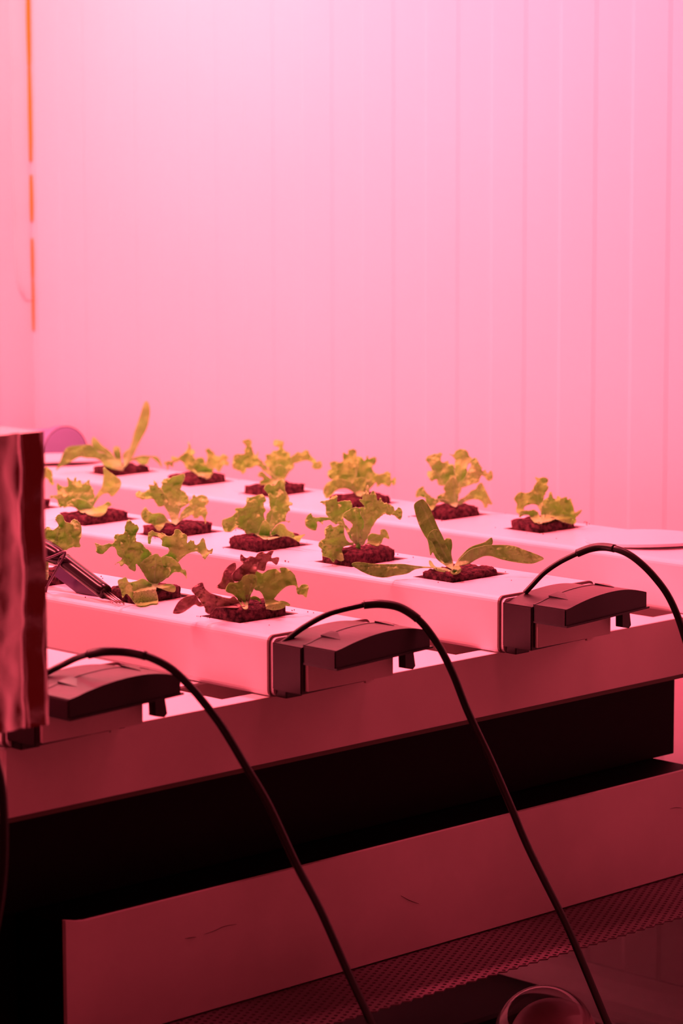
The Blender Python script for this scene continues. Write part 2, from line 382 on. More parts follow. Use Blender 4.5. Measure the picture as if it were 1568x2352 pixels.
# ------------------------------------------------------------------ end lamps (black housings) with cables
def end_box(yk, xk, px_cable, sleeve_i, label):
    t = thing('pump_box', (xk+.04, yk+.055, .517), label, 'pump housing', 'black housings fixed to the channel ends')
    def X(a): return xk+a
    def Yy(a): return yk+a
    def arch(y):                                    # top surface height above Z=.556
        s = max(0, min(1.04, (y-.0045)/.101))
        return .5662-.0087*((s-.64)/.64)**2 if s < .64 else .5662-.0050*((s-.64)/.36)**2
    # body: side block with tall end face
    bm = bmesh.new()
    n = 16; T = []; 
    ysn = [0.0+.110*i/n for i in range(n+1)]
    prof = [(Yy(y), (.5550+.95*(arch(y)-.557))) for y in ysn]+[(Yy(.110), .5460), (Yy(.1005), .5430), (Yy(.1005), .5190), (Yy(0), .5170)]
    prism(bm, prof, X(.0056), X(.0395), 0); bmesh.ops.bevel(bm, geom=[e for e in bm.edges if e.calc_length() > .03], offset=.0009, segments=2, affect='EDGES')
    body = child('housing', bm, BLACK, t)
    # cover: arched hood reaching out over the end
    bm = bmesh.new()
    prof = [(Yy(.0015+.1085*i/n), arch(.0015+.1085*i/n)) for i in range(n+1)]+[(Yy(.110), .5465), (Yy(.0015), .5425)]
    prism(bm, prof, X(.0412), X(.077), 0); bmesh.ops.bevel(bm, geom=[e for e in bm.edges if e.calc_length() > .012], offset=.0009, segments=2, affect='EDGES')
    cov = child('hood', bm, BLACK, t)
    bm = bmesh.new(); prism(bm, [(Yy(.0015), .5418), (Yy(.1115), .5458), (Yy(.1115), .5474), (Yy(.0015), .5434)], X(.0405), X(.0785), 0)
    child('flange', bm, RUBBER, cov)
    # dark joint between the two
    bm = bmesh.new(); prism(bm, [(Yy(.0022+.107*i/n), arch(.0022+.107*i/n)+.0004) for i in range(n+1)]+[(Yy(.109), .547), (Yy(.0022), .543)], X(.0394), X(.0414), 0)
    child('joint', bm, RUBBER, t)
    for yc in (.022, .083):                           # wedge clips
        bm = bmesh.new(); z0 = arch(yc)
        z1 = arch(yc+.012)
        a = [bm.verts.new(p) for p in ((X(.0395), Yy(yc), z0-.0030), (X(.0395), Yy(yc), z0+.0016), (X(.0395), Yy(yc+.012), z1+.0016), (X(.0395), Yy(yc+.012), z1-.0030),
             (X(.061), Yy(yc+.001), z0-.0010), (X(.061), Yy(yc+.001), z0+.0003), (X(.047), Yy(yc+.012), z1+.0012), (X(.047), Yy(yc+.012), z1-.0020))]
        for f in ((0, 1, 2, 3), (4, 5, 6, 7), (0, 1, 5, 4), (1, 2, 6, 5), (2, 3, 7, 6), (3, 0, 4, 7)): bm.faces.new([a[i] for i in f])
        child('clip', bm, RUBBER, t)
    bm = bmesh.new(); box(bm, X(.0395), X(.0430), Yy(.0045), Yy(.1012), .5195, .5428, .0006); box(bm, X(.0400), X(.0425), Yy(.070), Yy(.078), .5175, .5195)
    tag(child('white_plate', bm, GUTT, t), 'dull white plate')
    bm = bmesh.new(); prism(bm, [(Yy(.104), .5455), (Yy(.1045), .5265), (Yy(.113), .5245), (Yy(.116), .527), (Yy(.1125), .5465)], X(.046), X(.054), 0)
    child('peg', bm, BLACK, t)
    bm = bmesh.new(); box(bm, X(.006), X(.018), Yy(.004), Yy(.022), .5104, .5172, .001); child('foot', bm, BLACK, t)
    bm = bmesh.new(); box(bm, X(.006), X(.012), Yy(.08), Yy(.11), .5104, .5172, .001); child('foot', bm, BLACK, t)
    # cable
    def cabpts(L): return [on(a, b, 0, X(x)) for a, b, x in L]
    C_ = cabpts(px_cable)
    thin = catmull(C_[:sleeve_i+1], 8); thick = catmull(C_[sleeve_i:], 8)
    bm = bmesh.new(); tube(bm, thin, .0024, 12); cb = child('cable', bm, RUBBER, t, True)
    r = [.0033]*len(thick)
    bm = bmesh.new(); tube(bm, thick, .0031, 14); child('cable', bm, RUBBER, t, True)
    k = 4
    bm = bmesh.new(); tube(bm, thick[:k*6], .0036, 14); child('cable_sleeve', bm, RUBBER, cb, True)
F1 = [(636, 1486, .008), (655, 1472, .011), (700, 1439, .018), (760, 1408, .03), (835, 1389, .045), (875, 1387, .055), (920, 1396, .066), (965, 1427, .08), (1005, 1480, .092), (1040, 1548, .103), (1074, 1634, .112),
      (1126, 1745, .12), (1173, 1853, .126), (1214, 1950, .131), (1286, 2095, .138), (1319, 2167, .141), (1395, 2352, .148), (1432, 2440, .15)]
F0 = [(70, 1570, .008), (112, 1543, .012), (150, 1524, .02), (175, 1512, .03), (202, 1503, .045), (240, 1496, .055), (290, 1497, .066), (342, 1509, .08), (392, 1535, .092), (432, 1572, .103), (465, 1610, .112),
      (510, 1670, .12), (566, 1763, .126), (617, 1850, .131), (679, 1983, .138), (735, 2090, .141), (800, 2236, .148), (857, 2360, .15), (890, 2440, .15)]
F2 = [(1205, 1362, .008), (1219, 1347, .011), (1249, 1316, .018), (1285, 1291, .03), (1325, 1271, .045), (1354, 1260, .055), (1384, 1256, .066), (1415, 1261, .08), (1445, 1274, .092), (1475, 1297, .103), (1503, 1326, .112),
      (1530, 1362, .12), (1551, 1404, .126), (1570, 1458, .131), (1600, 1560, .138), (1630, 1680, .141), (1690, 1900, .148)]
end_box(-.27, 0, F0, 4, 'black arched housing with a cable, partly hidden behind the foil box')
end_box(0, 0, F1, 4, 'black arched housing with a cable beside the reddish lettuce, middle of three')
end_box(.2725, .002, F2, 4, 'black arched housing with a cable beside the long-leaved seedling, rightmost')
bm = bmesh.new(); q = [on(a, b, 0, .15) for a, b in ((-40, 1690), (-14, 1740), (2, 1800), (8, 1870), (9, 1940), (6, 2010), (-4, 2090), (-25, 2200))]
tube(bm, catmull(q, 8), .0032, 12); tag(obj('cable', bm, RUBBER, smooth=True), 'black cable hanging at the left edge beside the gutter end', 'cable')
# ------------------------------------------------------------------ foil wrapped box
def foil():
    c = on(104, 990, 0, .15)
    yr_ = on(107, 1400, 0, .15).y; zt_ = c.z; zb_ = on(108, 1664, 0, .15).z
    t = thing('foil_box', (.03, yr_-.12, zb_), 'crumpled foil wrapped box at the left edge in front of the lettuces', 'box')
    bm = bmesh.new()
    X0, X1, Y0, Y1 = -.10, .15, yr_-.24, yr_
    ny, nz, nx = 90, 74, 34
    def surf(fn, a, b):
        g = [[bm.verts.new(fn(i/a, j/b)) for j in range(b+1)] for i in range(a+1)]
        for i in range(a):
            for j in range(b): bm.faces.new((g[i][j], g[i+1][j], g[i+1][j+1], g[i][j+1]))
    def bump(y, z):
        d = (Y1-y)                       # distance from the right edge
        w = .0028*noise.noise(V((d*26, z*15, 1.3)))+.0014*noise.noise(V((d*70, z*32, 5)))+.0005*noise.noise(V((d*190, z*90, 9)))
        # a folded flap: valley near the edge
        s = .0022*noise.noise(V((2, z*22, 7)))
        e = d-s
        if e < .0055: w += .0006*math.sin(math.pi*max(0, e)/.0055)
        elif e < .0185: w += -.0075*math.sin(math.pi*(e-.0055)/.013)**.8
        lo = min(1, (z-zb_)/.05)
        return w*(.55+.45*lo)+(.0025*(1-lo)*noise.noise(V((d*90, z*60, 2))))
    surf(lambda u, v: V((X1+bump(Y0+(Y1-Y0)*u, zb_+(zt_-zb_)*v), Y0+(Y1-Y0)*u+.0012*noise.noise(V((3, u*9, v*9)))*(v if u == 1 else 1), zb_+(zt_-zb_)*v+.0012*noise.noise(V((u*16, 1, 4)))*(1 if v in (0, 1) else 0))), ny, nz)
    surf(lambda u, v: V((X0+(X1-X0)*u, Y0+(Y1-Y0)*v, zt_+.0015*noise.noise(V((u*12, v*12, 3)))*(0 if u == 1 or v == 1 else 1))), nx, 30)
    surf(lambda u, v: V((X0+(X1-X0)*u, Y1+.002*noise.noise(V((u*12, 8, v*12)))*(0 if u == 1 else 1), zb_+(zt_-zb_)*v)), nx, nz)
    surf(lambda u, v: V((X0+(X1-X0)*u, Y0, zb_+(zt_-zb_)*v)), 2, 2)
    surf(lambda u, v: V((X0, Y0+(Y1-Y0)*u, zb_+(zt_-zb_)*v)), 2, 2)
    surf(lambda u, v: V((X0+(X1-X0)*u, Y0+(Y1-Y0)*v, zb_)), 2, 2)
    child('foil_wrap', bm, FOIL, t, True)
    bm = bmesh.new(); box(bm, -.02, .06, Y0+.03, Y0+.07, 0, zb_-.0005); child('stand_post', bm, DARK, t)
foil()
# ------------------------------------------------------------------ end-capped purple pipe from the left wall
pc = on(150, 1046, 1, .745); pr_ = .0365
t = thing('capped_pipe', (pc.x-.05, .745, pc.z), 'purple capped pipe end behind the left end of the rear channel', 'pipe')
bm = bmesh.new(); tube(bm, [V((XL+.003, .745, pc.z)), V((pc.x-.11, .745, pc.z)), V((pc.x-.05, .745, pc.z)), V((pc.x-.004, .745, pc.z))], [pr_*.55, pr_*.6, pr_*.82, pr_*.97], 40); child('pipe', bm, PURP, t, True)
bm = bmesh.new(); tube(bm, [V((-1.245, .745, .001)), V((-1.245, .745, pc.z-.02))], pr_*.5, 32); child('down_pipe', bm, PURP, t, True)
bm = bmesh.new()
prf = [(pr_*.97, -.018), (pr_, -.016), (pr_, -.001), (pr_*.97, 0), (pr_*.9, .0002), (pr_*.5, .002), (0, .003)]
rings = []
for r, dx in prf:
    rings.append([bm.verts.new((pc.x+dx, .745+r*math.cos(2*math.pi*k/40), pc.z+r*math.sin(2*math.pi*k/40))) for k in range(40)] if r > 0 else [bm.verts.new((pc.x+dx, .745, pc.z))])
for A, B in zip(rings, rings[1:]):
    for k in range(40):
        k2 = (k+1) % 40
        if len(B) == 1: bm.faces.new((A[k], A[k2], B[0]))
        else: bm.faces.new((A[k], A[k2], B[k2], B[k]))
child('cap', bm, PURP, t, True)
bm = bmesh.new(); ringp = [V((pc.x-.0005, .745+pr_*math.cos(a), pc.z+pr_*math.sin(a))) for a in [2*math.pi*k/48 for k in range(49)]]
tube(bm, ringp, .0007, 8, False); child('rim', bm, RIM, t, True)
# ------------------------------------------------------------------ seedlings
CR = {'a': (100, 900, 5.227), 'b': (370, 1000, 7.84), 'c': (520, 1000, 6.533), 'd': (720, 1020, 7.84), 'e': (940, 1020, 7.467), 'f': (1100, 1050, 5.227),
      'g': (100, 1020, 10.453), 'z': (0, 880, 2.904), 'h': (300, 1080, 7.84), 'i': (500, 1060, 7.84), 'j': (690, 1110, 6.533), 'k': (800, 1140, 3.409),
      'l': (100, 1180, 5.227), 'm': (340, 1180, 7.127), 'n': (390, 1250, 4.752)}
def pip(p, poly):
    ins = False; n = len(poly); j = n-1
    for i in range(n):
        if (poly[i].y > p.y) != (poly[j].y > p.y) and p.x < (poly[j].x-poly[i].x)*(p.y-poly[i].y)/(poly[j].y-poly[i].y)+poly[i].x: ins = not ins
        j = i
    return ins
def seg_d(p, a, b):
    ab = b-a; t = max(0, min(1, (p-a).dot(ab)/max(ab.length_squared, 1e-12))); return (p-(a+ab*t)).length
def inplug(p, b):
    if p.z < ZT+.0012 and abs(p.y-b.y) < .052 and p.x < 0: return True
    return p.z < ZT+.0115 and abs(p.x-b.x) < .0245 and -.0325 < p.y-b.y < .032
def leaf(bm, crop, pts, base, crown, lean, off=0, frill=1.0, ruf=1.0, curl=0, seed=0, mi=0):
    """a leaf blade: outline in photo space, its depth shaped by lean, curl and ruffles, 0.5 mm thick"""
    ox, oy, s = CR[crop]
    P = [V((ox+a/s, oy+b/s)) for a, b in pts]
    Q = catmull(P, 5 if frill > .3 else 6, True)
    rng = random.Random(seed*77+len(pts))
    if frill > .3:
        Q = [q+V((noise.noise(V((q.x*.33, q.y*.33, seed))), noise.noise(V((q.x*.33, q.y*.33, seed+9)))))*1.9*frill for q in Q]
    # drop near-duplicates
    Z = []
    for q in Q:
        if not Z or (q-Z[-1]).length > .35: Z.append(q)
    if (Z[0]-Z[-1]).length < .35: Z.pop()
    Q = Z; n = len(Q)
    x0 = min(q.x for q in Q); x1 = max(q.x for q in Q); y0 = min(q.y for q in Q); y1 = max(q.y for q in Q)
    g = 1.7 if frill > .3 else 2.4
    inner = []
    yy = y0; row = 0
    while yy < y1:
        xx = x0+(g/2 if row % 2 else 0)
        while xx < x1:
            p = V((xx, yy))
            if pip(p, Q) and min(seg_d(p, Q[i], Q[(i+1) % n]) for i in range(n)) > g*.45: inner.append(p)
            xx += g
        yy += g*.87; row += 1
    allp = Q+inner
    vs, es, fs, _, _, _ = geometry.delaunay_2d_cdt(allp, [], [list(range(n))], 1, 1e-4)
    cr = V(crown); MM = .00038           # metres per photo pixel at the plants
    L = max((q-cr).length for q in Q)
    far = max(Q, key=lambda q: (q-cr).length); pale = []
    ws = []
    for v in vs:
        d = (v-cr).length; u = d/L
        de = min(seg_d(v, Q[i], Q[(i+1) % n]) for i in range(n))
        edge = math.exp(-de/5.0)
        w = lean*d*MM+off+curl*(u*u)*L*MM
        A = ruf*(.0021+.0030*edge)*min(1, .15+u*1.3)
        w += A*(noise.noise(V((v.x*.060, v.y*.060, seed*3.1)))*2.3+noise.noise(V((v.x*.135, v.y*.135, seed*5.7)))*1.0+noise.noise(V((v.x*.29, v.y*.29, seed*2.3)))*.62)
        w += ruf*.0004*noise.noise(V((v.x*.33, v.y*.33, seed)))
        rb = seg_d(v, cr, far)
        w -= .0007*math.exp(-(rb/1.6)**2)
        pale.append(max(0, min(1, .75*max(0, 1-u*2.0)+.55*math.exp(-(rb/1.5)**2)*(1-u*.6)+.35*math.exp(-de/1.2)*min(1, frill*1.5))))
        w0 = w; k_ = 0
        while k_ < 26 and inplug(at_depth(v.x, v.y, base, w), base): w += .0015; k_ += 1
        if k_ == 26: w = w0
        ws.append(w)
    if max(abs(ws[a]-ws[b]) for f in fs for a, b in zip(f, f[1:])) > .002:
        nb = [set() for _ in vs]
        for f in fs:
            for a in f: nb[a].update(f)
        for _ in range(14): ws = [max(w, sum(ws[b] for b in nb[a])/len(nb[a])*.985) if nb[a] else w for a, w in enumerate(ws)]
    bvs = [at_depth(v.x, v.y, base, w) for v, w in zip(vs, ws)]
    lay = bm.verts.layers.float.get('pale') or bm.verts.layers.float.new('pale')
    vv = [bm.verts.new(p) for p in bvs]
    for q_, pv in zip(vv, pale): q_[lay] = pv
    for f in fs:
        try:
            F_ = bm.faces.new([vv[i] for i in f]); F_.smooth = True; F_.material_index = mi
        except ValueError: pass
def plug(par, hx, hyr, seed, dz=0, sx=(.006, .001), sy=(.001, .012)):
    x0, x1 = hx+sx[0], hx+.050-sx[1]; y0, y1 = hyr[0]+sy[0], hyr[1]-sy[1]
    z0, z1 = ZT-.046, ZT+.0105+dz
    bm = bmesh.new(); bmesh.ops.create_cube(bm, size=1)
    bmesh.ops.subdivide_edges(bm, edges=bm.edges[:], cuts=26, use_grid_fill=True)
    for v in bm.verts:
        u = v.co*2
        # rounded corners in plan
        k = max(abs(u.x), abs(u.y)); l = math.hypot(u.x, u.y); f = 1
        if l > 1.15: f = 1-(l-1.15)*.28
        p = V(((x0+x1)/2+u.x*f*(x1-x0)/2, (y0+y1)/2+u.y*f*(y1-y0)/2, (z0+z1)/2+u.z*(z1-z0)/2))
        m = max(abs(u.x), abs(u.y))
        if u.z > .6: p.z -= .003*max(0, m-.72)*2*(1 if u.z > .99 else .5)
        d = V((u.x if abs(u.x) > .9 else 0, u.y if abs(u.y) > .9 else 0, u.z if u.z > .9 else 0))
        if d.length > 0: d.normalize()
        nz = .0009*noise.noise(p*420+V((seed, 0, 0)))+.0009*noise.noise(p*900+V((seed, 0, 0)))+.0026*noise.noise(p*95+V((seed*3, 0, 0)))
        p += d*(nz-.0006)
        if p.z < ZT+.001: 
            p.x = min(max(p.x, hx+.0006), hx+.0494); p.y = min(max(p.y, hyr[0]+.0006), hyr[1]-.0006)
        v.co = p
    return child('growing_plug', bm, PLUG, par, True)
def seedling(hx, hyr, crown, leaves, label, group='seedlings in the growing channels', mats=(LEAF,), seed=0, stem=True, dz=0, name='lettuce_seedling', cat='seedling', extra=None):
    base = V((hx+.027, (hyr[0]+hyr[1])/2-.005, ZT))
    t = thing(name, V((base.x, base.y, ZT-.046)), label, cat, group)
    plug(t, hx, hyr, seed+3, dz)
    bm = bmesh.new()
    for i, l in enumerate(leaves):
        crop, pts, lean, kw = l
        leaf(bm, crop, pts, base, crown, lean, seed=seed*11+i, **kw)
    o = child('foliage', bm, mats[0], t)
    for m in mats[1:]: o.data.materials.append(m)
    s = o.modifiers.new('s', 'SOLIDIFY'); s.thickness = .00045; s.offset = 0
    if extra:
        bm = bmesh.new()
        for i, l in enumerate(extra[1]):
            crop, pts, lean, kw = l
            leaf(bm, crop, pts, base, crown, lean, seed=seed*11+40+i, **kw)
        o = child(extra[0], bm, extra[2], t); tag(o, extra[3])
        s = o.modifiers.new('s', 'SOLIDIFY'); s.thickness = .0005; s.offset = 0
    if stem:
        c0 = at_depth(crown[0], crown[1]+5, base, 0); c1 = at_depth(crown[0], crown[1]-9, base, 0)
        bm = bmesh.new(); tube(bm, [c0, (c0+c1)/2, c1], [.0026, .0020, .0012], 10); child('stem', bm, STEM, t, True)
    return t
Y3 = (.5853, .655); Y2 = (.2995, .3755); Y1_ = (.0246, .092)
K = dict
SM = K(frill=0, ruf=.45)
# --- rear channel
seedling(H3[0], Y3, (281, 1083), [
 ('a', [(945,950),(960,850),(950,760),(1000,700),(1030,680),(1060,600),(1090,480),(1140,340),(1180,210),(1205,140),(1230,110),(1262,140),(1278,230),(1262,360),(1230,460),(1170,570),(1130,650),(1090,740),(1060,800),(1000,850),(965,910)], -.15, SM),
 ('a', [(950,940),(935,880),(880,810),(800,770),(740,745),(660,720),(590,660),(560,632),(480,638),(300,660),(240,730),(200,830),(150,940),(200,905),(270,870),(340,830),(430,785),(520,795),(620,800),(700,835),(760,870),(820,880),(900,915)], .35, SM),
 ('a', [(600,540),(640,570),(700,640),(780,700),(830,750),(900,850),(930,930),(860,830),(740,745),(660,715),(600,670),(575,610),(585,560)], -.3, SM),
 ('a', [(850,660),(880,655),(912,670),(925,740),(935,830),(950,930),(900,850),(860,780),(840,740),(838,690)], .1, SM),
 ('a', [(955,920),(990,860),(1050,810),(1100,785),(1180,765),(1290,770),(1350,775),(1390,810),(1420,880),(1412,900),(1370,850),(1310,800),(1280,790),(1250,860),(1210,875),(1150,860),(1100,820),(1040,840),(990,890)], -.2, SM),
 ('a', [(700,780),(740,790),(765,830),(830,860),(890,890),(940,940),(840,930),(760,900),(720,880),(695,830)], .5, SM)],
 'long-leaved seedling with one tall upright leaf on the rear channel, left', mats=(ROM,), seed=1, name='romaine_seedling', group='long-leaved seedlings', dz=-.002)
seedling(H3[1], Y3, (467, 1096), [
 ('b', [(700,740),(600,670),(520,640),(460,610),(430,550),(400,490),(340,460),(260,470),(190,440),(180,380),(260,390),(300,400),(380,350),(450,280),(480,220),(485,130),(500,120),(530,190),(545,240),(600,270),(600,320),(575,370),(610,410),(640,500),(680,600),(740,680)], -.2, K()),
 ('b', [(800,640),(800,500),(830,420),(825,330),(800,260),(860,230),(900,270),(950,300),(980,360),(1050,370),(1130,340),(1200,380),(1210,410),(1170,450),(1220,480),(1215,530),(1170,540),(1130,530),(1090,580),(1060,640),(1030,655),(990,610),(940,610),(880,640)], -.3, K()),
 ('b', [(560,560),(590,480),(640,410),(700,400),(760,410),(780,460),(820,560),(900,590),(940,620),(920,690),(880,750),(830,785),(780,760),(710,740),(690,680),(620,640)], 1.2, K()),
 ('b', [(60,480),(130,460),(200,460),(300,440),(300,470),(225,500),(210,570),(180,560),(140,530),(120,600),(110,640),(100,560),(60,510)], -.2, K(ruf=.4))],
 'small curly lettuce second from the left on the rear channel', mats=(LEAF,), seed=2)
seedling(H3[2], Y3, (636, 1112), [
 ('c', [(860,660),(800,720),(720,690),(690,600),(640,520),(570,400),(600,360),(590,290),(660,280),(700,230),(770,220),(780,180),(710,150),(705,90),(740,65),(800,75),(855,100),(850,180),(880,230),(940,260),(960,330),(1000,400),(1010,480),(940,550),(900,620)], -.2, K()),
 ('c', [(700,680),(640,600),(560,540),(510,480),(440,450),(380,490),(300,490),(290,530),(240,580),(210,540),(140,510),(90,480),(100,340),(130,290),(260,280),(270,220),(295,160),(240,100),(280,70),(365,70),(375,160),(400,240),(440,300),(480,240),(470,320),(520,380),(580,440),(640,520),(740,640)], .15, K()),
 ('c', [(880,640),(900,500),(950,440),(960,330),(1020,290),(1060,250),(1130,260),(1180,220),(1230,240),(1260,300),(1330,360),(1350,400),(1410,385),(1435,440),(1410,500),(1320,505),(1280,470),(1290,420),(1250,390),(1180,375),(1080,400),(1010,430),(1010,480),(940,550)], .1, K(ruf=.7)),
 ('c', [(780,740),(640,740),(520,740),(500,700),(540,670),(545,630),(490,625),(475,580),(530,540),(570,570),(620,620),(700,660),(780,690)], 1.0, K(ruf=.7)),
 ('c', [(860,760),(760,770),(700,700),(730,600),(720,500),(780,440),(850,460),(900,540),(880,640)], .3, K())],
 'tall spreading curly lettuce third from the left on the rear channel', mats=(LEAF,), seed=3)
seedling(H3[3], Y3, (824, 1134), [
 ('d', [(800,860),(760,620),(760,450),(780,240),(860,240),(920,300),(970,200),(990,270),(1060,240),(1120,240),(1130,300),(1100,370),(1060,400),(1060,480),(1080,560),(1040,640),(960,700),(900,850)], -.4, K()),
 ('d', [(760,840),(640,700),(500,690),(350,650),(270,600),(255,490),(320,440),(290,340),(380,310),(470,330),(530,290),(530,160),(610,180),(640,100),(760,100),(770,210),(800,300),(800,420),(780,560),(790,700)], -.1, K()),
 ('d', [(850,900),(880,780),(940,680),(1040,600),(1060,460),(1110,520),(1190,540),(1260,520),(1310,490),(1380,530),(1390,620),(1400,650),(1450,600),(1480,640),(1460,730),(1430,740),(1400,690),(1400,720),(1360,765),(1290,740),(1220,720),(1150,765),(1120,700),(1060,760),(1000,820),(960,880),(900,910)], .1, K(ruf=.7)),
 ('d', [(780,900),(700,860),(640,820),(560,800),(460,810),(380,860),(320,930),(240,980),(200,930),(170,850),(200,760),(260,690),(340,650),(440,620),(560,640),(660,680),(720,750),(780,840)], .8, K(frill=.35, ruf=.6)),
 ('d', [(760,900),(740,800),(700,700),(760,620),(860,600),(940,640),(930,760),(900,880),(860,940),(800,930)], .5, K(frill=.35, ruf=.6))],
 'dense curly lettuce fourth from the left on the rear channel', mats=(LEAF,), seed=4)
seedling(H3[4], Y3, (1046, 1162), [
 ('e', [(860,740),(800,640),(770,520),(775,400),(780,280),(750,220),(680,170),(750,180),(790,120),(850,90),(940,90),(1000,140),(1020,200),(1080,250),(1060,310),(1000,350),(985,420),(1000,520),(960,600),(900,680)], -.25, K(ruf=.8)),
 ('e', [(800,740),(700,760),(600,720),(490,690),(470,600),(380,630),(310,540),(310,470),(380,450),(345,360),(280,270),(310,210),(420,170),(560,160),(540,220),(545,300),(600,310),(660,280),(680,340),(760,360),(770,480),(800,600)], 0, K()),
 ('e', [(840,740),(880,640),(960,560),(1000,460),(1050,380),(1050,300),(1110,240),(1160,260),(1200,340),(1240,400),(1250,460),(1300,450),(1340,500),(1400,450),(1430,560),(1400,620),(1340,620),(1300,570),(1230,540),(1190,650),(1100,680),(1000,710),(930,740)], .1, K()),
 ('e', [(820,1060),(760,1070),(640,1010),(540,960),(480,940),(490,880),(560,850),(610,820),(580,760),(640,660),(700,590),(760,560),(810,610),(840,700),(890,740),(880,820),(850,860),(835,960)], .4, K(ruf=.6)),
 ('e', [(620,1010),(500,1000),(430,1080),(380,1140),(330,1060),(280,1000),(270,930),(200,900),(120,910),(110,860),(150,760),(240,730),(270,800),(320,860),(400,920),(480,940),(600,950),(780,1040)], .7, K(ruf=.6)),
 ('e', [(820,1030),(860,950),(920,920),(990,870),(1060,800),(1130,770),(1180,690),(1240,665),(1290,760),(1340,860),(1380,940),(1420,1020),(1400,1040),(1350,1030),(1330,1080),(1290,1090),(1260,1020),(1200,960),(1120,945),(1020,960),(940,1000),(880,1040)], .1, K(frill=.35, ruf=.5))],
 'tall open curly lettuce on the rear channel, second from its right end', mats=(LEAFY,), seed=5)
seedling(H3[5], Y3, (1242, 1199), [
 ('f', [(760,700),(710,600),(680,570),(600,570),(540,600),(530,650),(480,690),(445,640),(450,560),(420,510),(440,460),(490,420),(560,430),(620,410),(660,350),(690,290),(670,240),(720,250),(780,240),(830,270),(815,330),(835,365),(800,430),(770,510),(770,600),(790,760)], -.1, K(ruf=.8)),
 ('f', [(760,780),(740,700),(750,600),(770,520),(830,480),(840,420),(870,430),(890,490),(930,500),(940,460),(990,490),(1050,475),(1060,510),(1100,500),(1130,600),(1150,660),(1200,640),(1235,640),(1190,700),(1160,730),(1165,780),(1120,805),(1050,790),(980,770),(920,740),(880,760),(820,780)], .25, K()),
 ('f', [(740,800),(660,780),(620,730),(600,695),(540,695),(480,725),(490,650),(540,640),(600,640),(660,630),(710,670),(730,720),(780,760)], .7, K(ruf=.5))],
 'small curly lettuce last on the right of the rear channel', mats=(LEAF,), seed=6)
# --- middle channel
seedling(H2[0], Y2, (96, 1150), [
 ('g', [(-300,1200),(-260,900),(-150,760),(30,560),(100,560),(150,620),(200,640),(210,760),(240,900),(250,960),(215,990),(160,940),(110,850),(60,820),(20,820),(-100,1000),(-100,1300)], .1, K(ruf=.6))],
 'lettuce behind the foil box showing only one drooping leaf tip', mats=(LEAF,), seed=7, stem=False)
seedling(H2[1], Y2, (198, 1172), [
 ('z', [(690,560),(730,590),(770,620),(805,650),(800,700),(750,755),(720,735),(680,745),(640,790),(610,850),(590,860),(560,830),(620,780),(660,720),(680,690),(690,620)], -.2, K(frill=.35, ruf=.6)),
 ('g', [(1000,1600),(880,1620),(750,1530),(620,1500),(510,1530),(460,1500),(390,1525),(340,1430),(320,1340),(240,1290),(170,1300),(155,1240),(240,1235),(330,1220),(330,1100),(310,1050),(340,940),(420,1000),(540,1030),(590,980),(570,800),(640,860),(720,880),(770,790),(800,900),(880,860),(920,960),(1000,930),(1090,860),(1110,960),(1180,1060),(1200,1160),(1230,1240),(1200,1380),(1150,1500)], .1, K(ruf=1.2)),
 ('g', [(1050,1640),(900,1640),(700,1480),(560,1430),(700,1330),(880,1320),(1050,1380),(1200,1500),(1300,1640)], 1.0, K(ruf=.7)),
 ('z', [(570,860),(640,830),(690,810),(720,790),(745,810),(720,830),(700,870),(660,890),(610,885)], .3, K(frill=.35, ruf=.6))],
 'spiky curly lettuce with one leaf raised to the right, beside the foil box', mats=(LEAFY,), seed=8)
seedling(H2[2], Y2, (404, 1202), [
 ('h', [(600,640),(510,660),(460,600),(400,520),(320,520),(200,520),(100,470),(90,420),(150,370),(220,400),(300,360),(340,320),(330,260),(410,270),(420,180),(480,250),(500,310),(560,330),(620,480),(680,620)], .1, K()),
 ('h', [(830,970),(760,960),(720,880),(690,800),(640,700),(590,620),(560,500),(530,380),(560,300),(570,190),(640,150),(720,140),(780,110),(860,90),(940,60),(980,90),(960,180),(920,280),(900,350),(960,380),(1010,440),(1040,500),(1040,600),(980,640),(900,700),(870,800),(850,900)], 0, K(ruf=.9)),
 ('h', [(830,960),(870,850),(920,760),(940,720),(980,680),(1060,620),(1040,560),(1100,520),(1110,470),(1150,440),(1180,480),(1250,450),(1340,460),(1400,540),(1390,610),(1340,640),(1380,740),(1370,820),(1350,880),(1360,940),(1340,960),(1320,880),(1260,820),(1200,860),(1140,850),(1100,800),(1020,840),(950,880),(880,930)], .2, K(ruf=.8)),
 ('h', [(760,960),(640,950),(600,1000),(550,1070),(500,1090),(450,1050),(400,980),(280,950),(210,880),(190,790),(230,700),(270,665),(310,720),(400,780),(520,770),(600,800),(650,870),(700,920)], 1.1, K(frill=.35, ruf=.7))],
 'upright pale curly lettuce on the middle channel, behind the lettuce with the probe', mats=(LEAFY,), seed=9)
